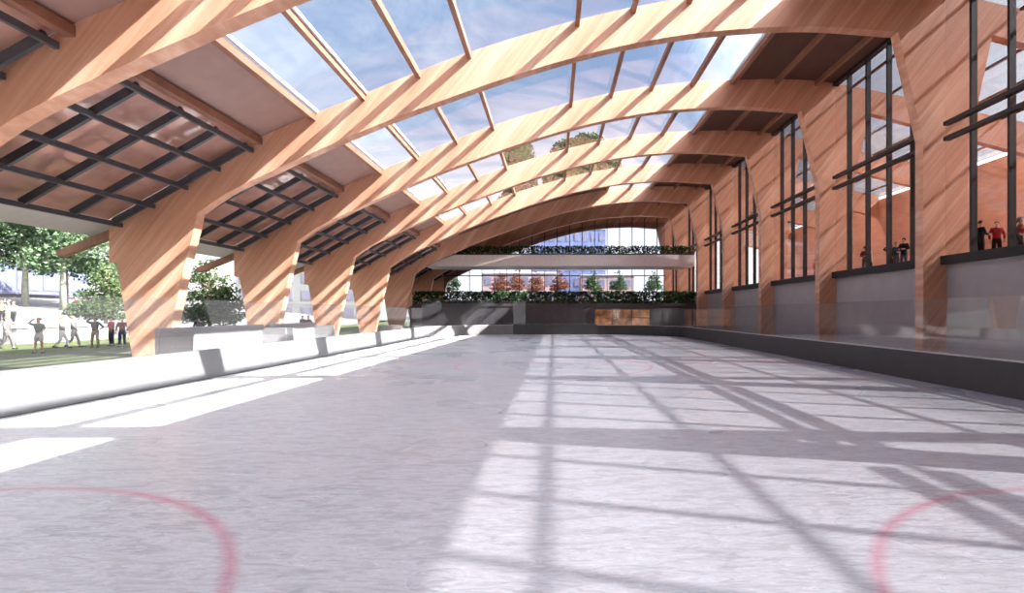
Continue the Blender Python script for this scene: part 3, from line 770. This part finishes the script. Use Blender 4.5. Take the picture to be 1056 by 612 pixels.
RP = [  # lounge side: X, Y, pose...
 (19.3, 24.1, 1.4, 'hold', 'c_black', 'c_black', 'skin', 'hair_d', 'person in black at the nearest lounge window, by the arch column'),
 (20.1, 24.2, -0.5, 'stand', 'c_red', 'c_black', 'skin', 'hair_l', 'person in red at the nearest lounge window'),
 (20.9, 24.0, 0.3, 'hold', 'c_navy', 'c_navy', 'skin', 'hair_d', 'person in navy standing next to the one in red in the lounge'),
 (20.3, 23.2, 1.0, 'hold', 'c_maroon', 'c_black', 'skin_d', 'hair_d', 'person in maroon at the nearest lounge window edge'),
 (19.4, 28.8, 0.8, 'stand', 'c_black', 'c_black', 'skin', 'hair_d', 'person in black top at the second lounge window, nearer its column'),
 (19.5, 29.7, -1.0, 'hold', 'c_black', 'c_navy', 'skin', 'hair_d', 'person in black and navy at the second lounge window'),
 (19.5, 33.4, -0.2, 'hold', 'c_maroon', 'c_black', 'skin', 'hair_d', 'person in maroon at the second lounge window, far part'),
 (20.2, 34.0, 0.9, 'stand', 'c_tan', 'c_black', 'skin', 'hair_l', 'person in tan at the second lounge window, far part'),
 (19.8, 35.9, 0.9, 'stand', 'c_red', 'c_black', 'skin', 'hair_l', 'person in red at the far edge of the second lounge window'),
 (20.0, 42.6, 0.9, 'stand', 'c_black', 'c_black', 'skin', 'hair_d', 'person in black at the third lounge window'),
 (20.0, 40.1, -0.6, 'hold', 'c_grey', 'c_black', 'skin', 'hair_l', 'person in grey at the third lounge window'),
 (20.1, 31.3, 0.2, 'hold', 'c_navy', 'c_black', 'skin', 'hair_l', 'person in navy alone near the middle of the second lounge window'),
 (20.6, 32.6, -0.9, 'hips', 'c_black', 'c_black', 'skin', 'hair_d', 'person in black raising a hand at the second lounge window'),
 (20.3, 41.3, 0.5, 'stand', 'c_red', 'c_navy', 'skin', 'hair_d', 'person in red between the two at the third lounge window'),
 (20.3, 51.8, 0.5, 'stand', 'c_tan', 'c_navy', 'skin', 'hair_d', 'person in tan at the fourth lounge window'),
 (19.8, 50.5, 0.1, 'stand', 'c_black', 'c_black', 'skin', 'hair_d', 'person in black at the fourth lounge window'),
]
for x, y, rz, pose, sh, lg, sk, hr, lab in RP:
    person(lab, (x, y, 4.9), rz, pose, sh, lg, sk, hr, group='people in the lounge')

# ---------------------------------------------------------------- light, sky, camera
for n in range(-1, 7):                       # hidden warm fill lights, added to brighten the lounge
    pl = bpy.data.lights.new('lounge_fill', 'POINT'); pl.energy = 520; pl.color = (1.0, 0.66, 0.50); pl.shadow_soft_size = 0.12
    po = bpy.data.objects.new('lounge_fill', pl); C.objects.link(po); po.location = (27.3, ydepth(n) + 1.0, 14.4)

sd = Vector((1.0, -0.29, 0.88)).normalized()
sl = bpy.data.lights.new('sun', 'SUN'); sl.energy = SUN_E = 22; sl.angle = math.radians(0.45); sl.color = (1.0, 0.975, 0.94)
so = bpy.data.objects.new('sun', sl); C.objects.link(so); so.rotation_euler = sd.to_track_quat('Z', 'Y').to_euler(); so.location = (60, -15, 60)

w = bpy.data.worlds.new('sky'); bpy.context.scene.world = w; w.use_nodes = True
nt = w.node_tree
for n in list(nt.nodes): nt.nodes.remove(n)
L = nt.links.new
tc = N(nt, 'ShaderNodeTexCoord'); sep = N(nt, 'ShaderNodeSeparateXYZ'); L(tc.outputs['Generated'], sep.inputs[0])
gr = ramp(nt, sep.outputs[2], [(0.0, (0.98, 0.95, 0.93)), (0.14, (0.88, 0.88, 0.90)), (0.32, (0.225, 0.305, 0.45)), (1.0, (0.16, 0.245, 0.42))])
mp = N(nt, 'ShaderNodeMapping'); mp.inputs['Scale'].default_value = (1.0, 1.0, 1.8); L(tc.outputs['Generated'], mp.inputs['Vector'])
cn = N(nt, 'ShaderNodeTexNoise', Scale=3.2, Detail=8.0, Roughness=0.62, Distortion=0.6); L(mp.outputs[0], cn.inputs['Vector'])
cr = ramp(nt, cn.outputs['Fac'], [(0.44, (0, 0, 0)), (0.74, (0.75, 0.75, 0.75))])
mx = N(nt, 'ShaderNodeMix', data_type='RGBA'); L(cr.outputs[0], mx.inputs[0]); L(gr.outputs[0], mx.inputs[6]); mx.inputs[7].default_value = (0.62, 0.65, 0.70, 1)
dp = N(nt, 'ShaderNodeVectorMath', operation='DOT_PRODUCT'); L(tc.outputs['Generated'], dp.inputs[0]); dp.inputs[1].default_value = (0.94, -0.12, 0.33)
mr = N(nt, 'ShaderNodeMapRange'); mr.interpolation_type = 'SMOOTHSTEP'; L(dp.outputs['Value'], mr.inputs[0])
mr.inputs[1].default_value = 0.15; mr.inputs[2].default_value = 0.75; mr.inputs[3].default_value = 1.1; mr.inputs[4].default_value = 5.5   # hazy brightness on the sun's side of the sky
wm = N(nt, 'ShaderNodeMapRange'); L(dp.outputs['Value'], wm.inputs[0]); wm.inputs[1].default_value = 0.25; wm.inputs[2].default_value = 0.7; wm.inputs[4].default_value = 0.85
mh = N(nt, 'ShaderNodeMix', data_type='RGBA'); L(wm.outputs[0], mh.inputs[0]); L(mx.outputs[2], mh.inputs[6]); mh.inputs[7].default_value = (0.92, 0.92, 0.93, 1)
bg = N(nt, 'ShaderNodeBackground', Strength=1.0); L(mh.outputs[2], bg.inputs[0]); L(mr.outputs[0], bg.inputs[1])
wo = N(nt, 'ShaderNodeOutputWorld'); L(bg.outputs[0], wo.inputs[0])

cam = bpy.data.cameras.new('camera'); co = bpy.data.objects.new('camera', cam); C.objects.link(co)
co.location = (0, 0, 2.5); co.rotation_euler = (PI/2, 0, 0)
cam.sensor_width = 36; cam.lens = 36*550/1056; cam.shift_x = -(571-528)/1056; cam.shift_y = (323-306)/1056
cam.clip_end = 1000
sc = bpy.context.scene; sc.camera = co
sc.view_settings.view_transform = 'Standard'; sc.view_settings.look = 'None'; sc.view_settings.gamma = 1.0
sc.view_settings.use_curve_mapping = False; sc.view_settings.exposure = 0.75
sc.cycles.max_bounces = 8; sc.cycles.diffuse_bounces = 4; sc.cycles.transparent_max_bounces = 24; sc.cycles.glossy_bounces = 3
sc.cycles.caustics_reflective = False; sc.cycles.caustics_refractive = False
sc.cycles.use_denoising = True; sc.cycles.denoising_input_passes = 'RGB_ALBEDO_NORMAL'; sc.cycles.sampling_pattern = 'TABULATED_SOBOL'; sc.cycles.use_light_tree = False; sc.cycles.sample_clamp_indirect = 6.0
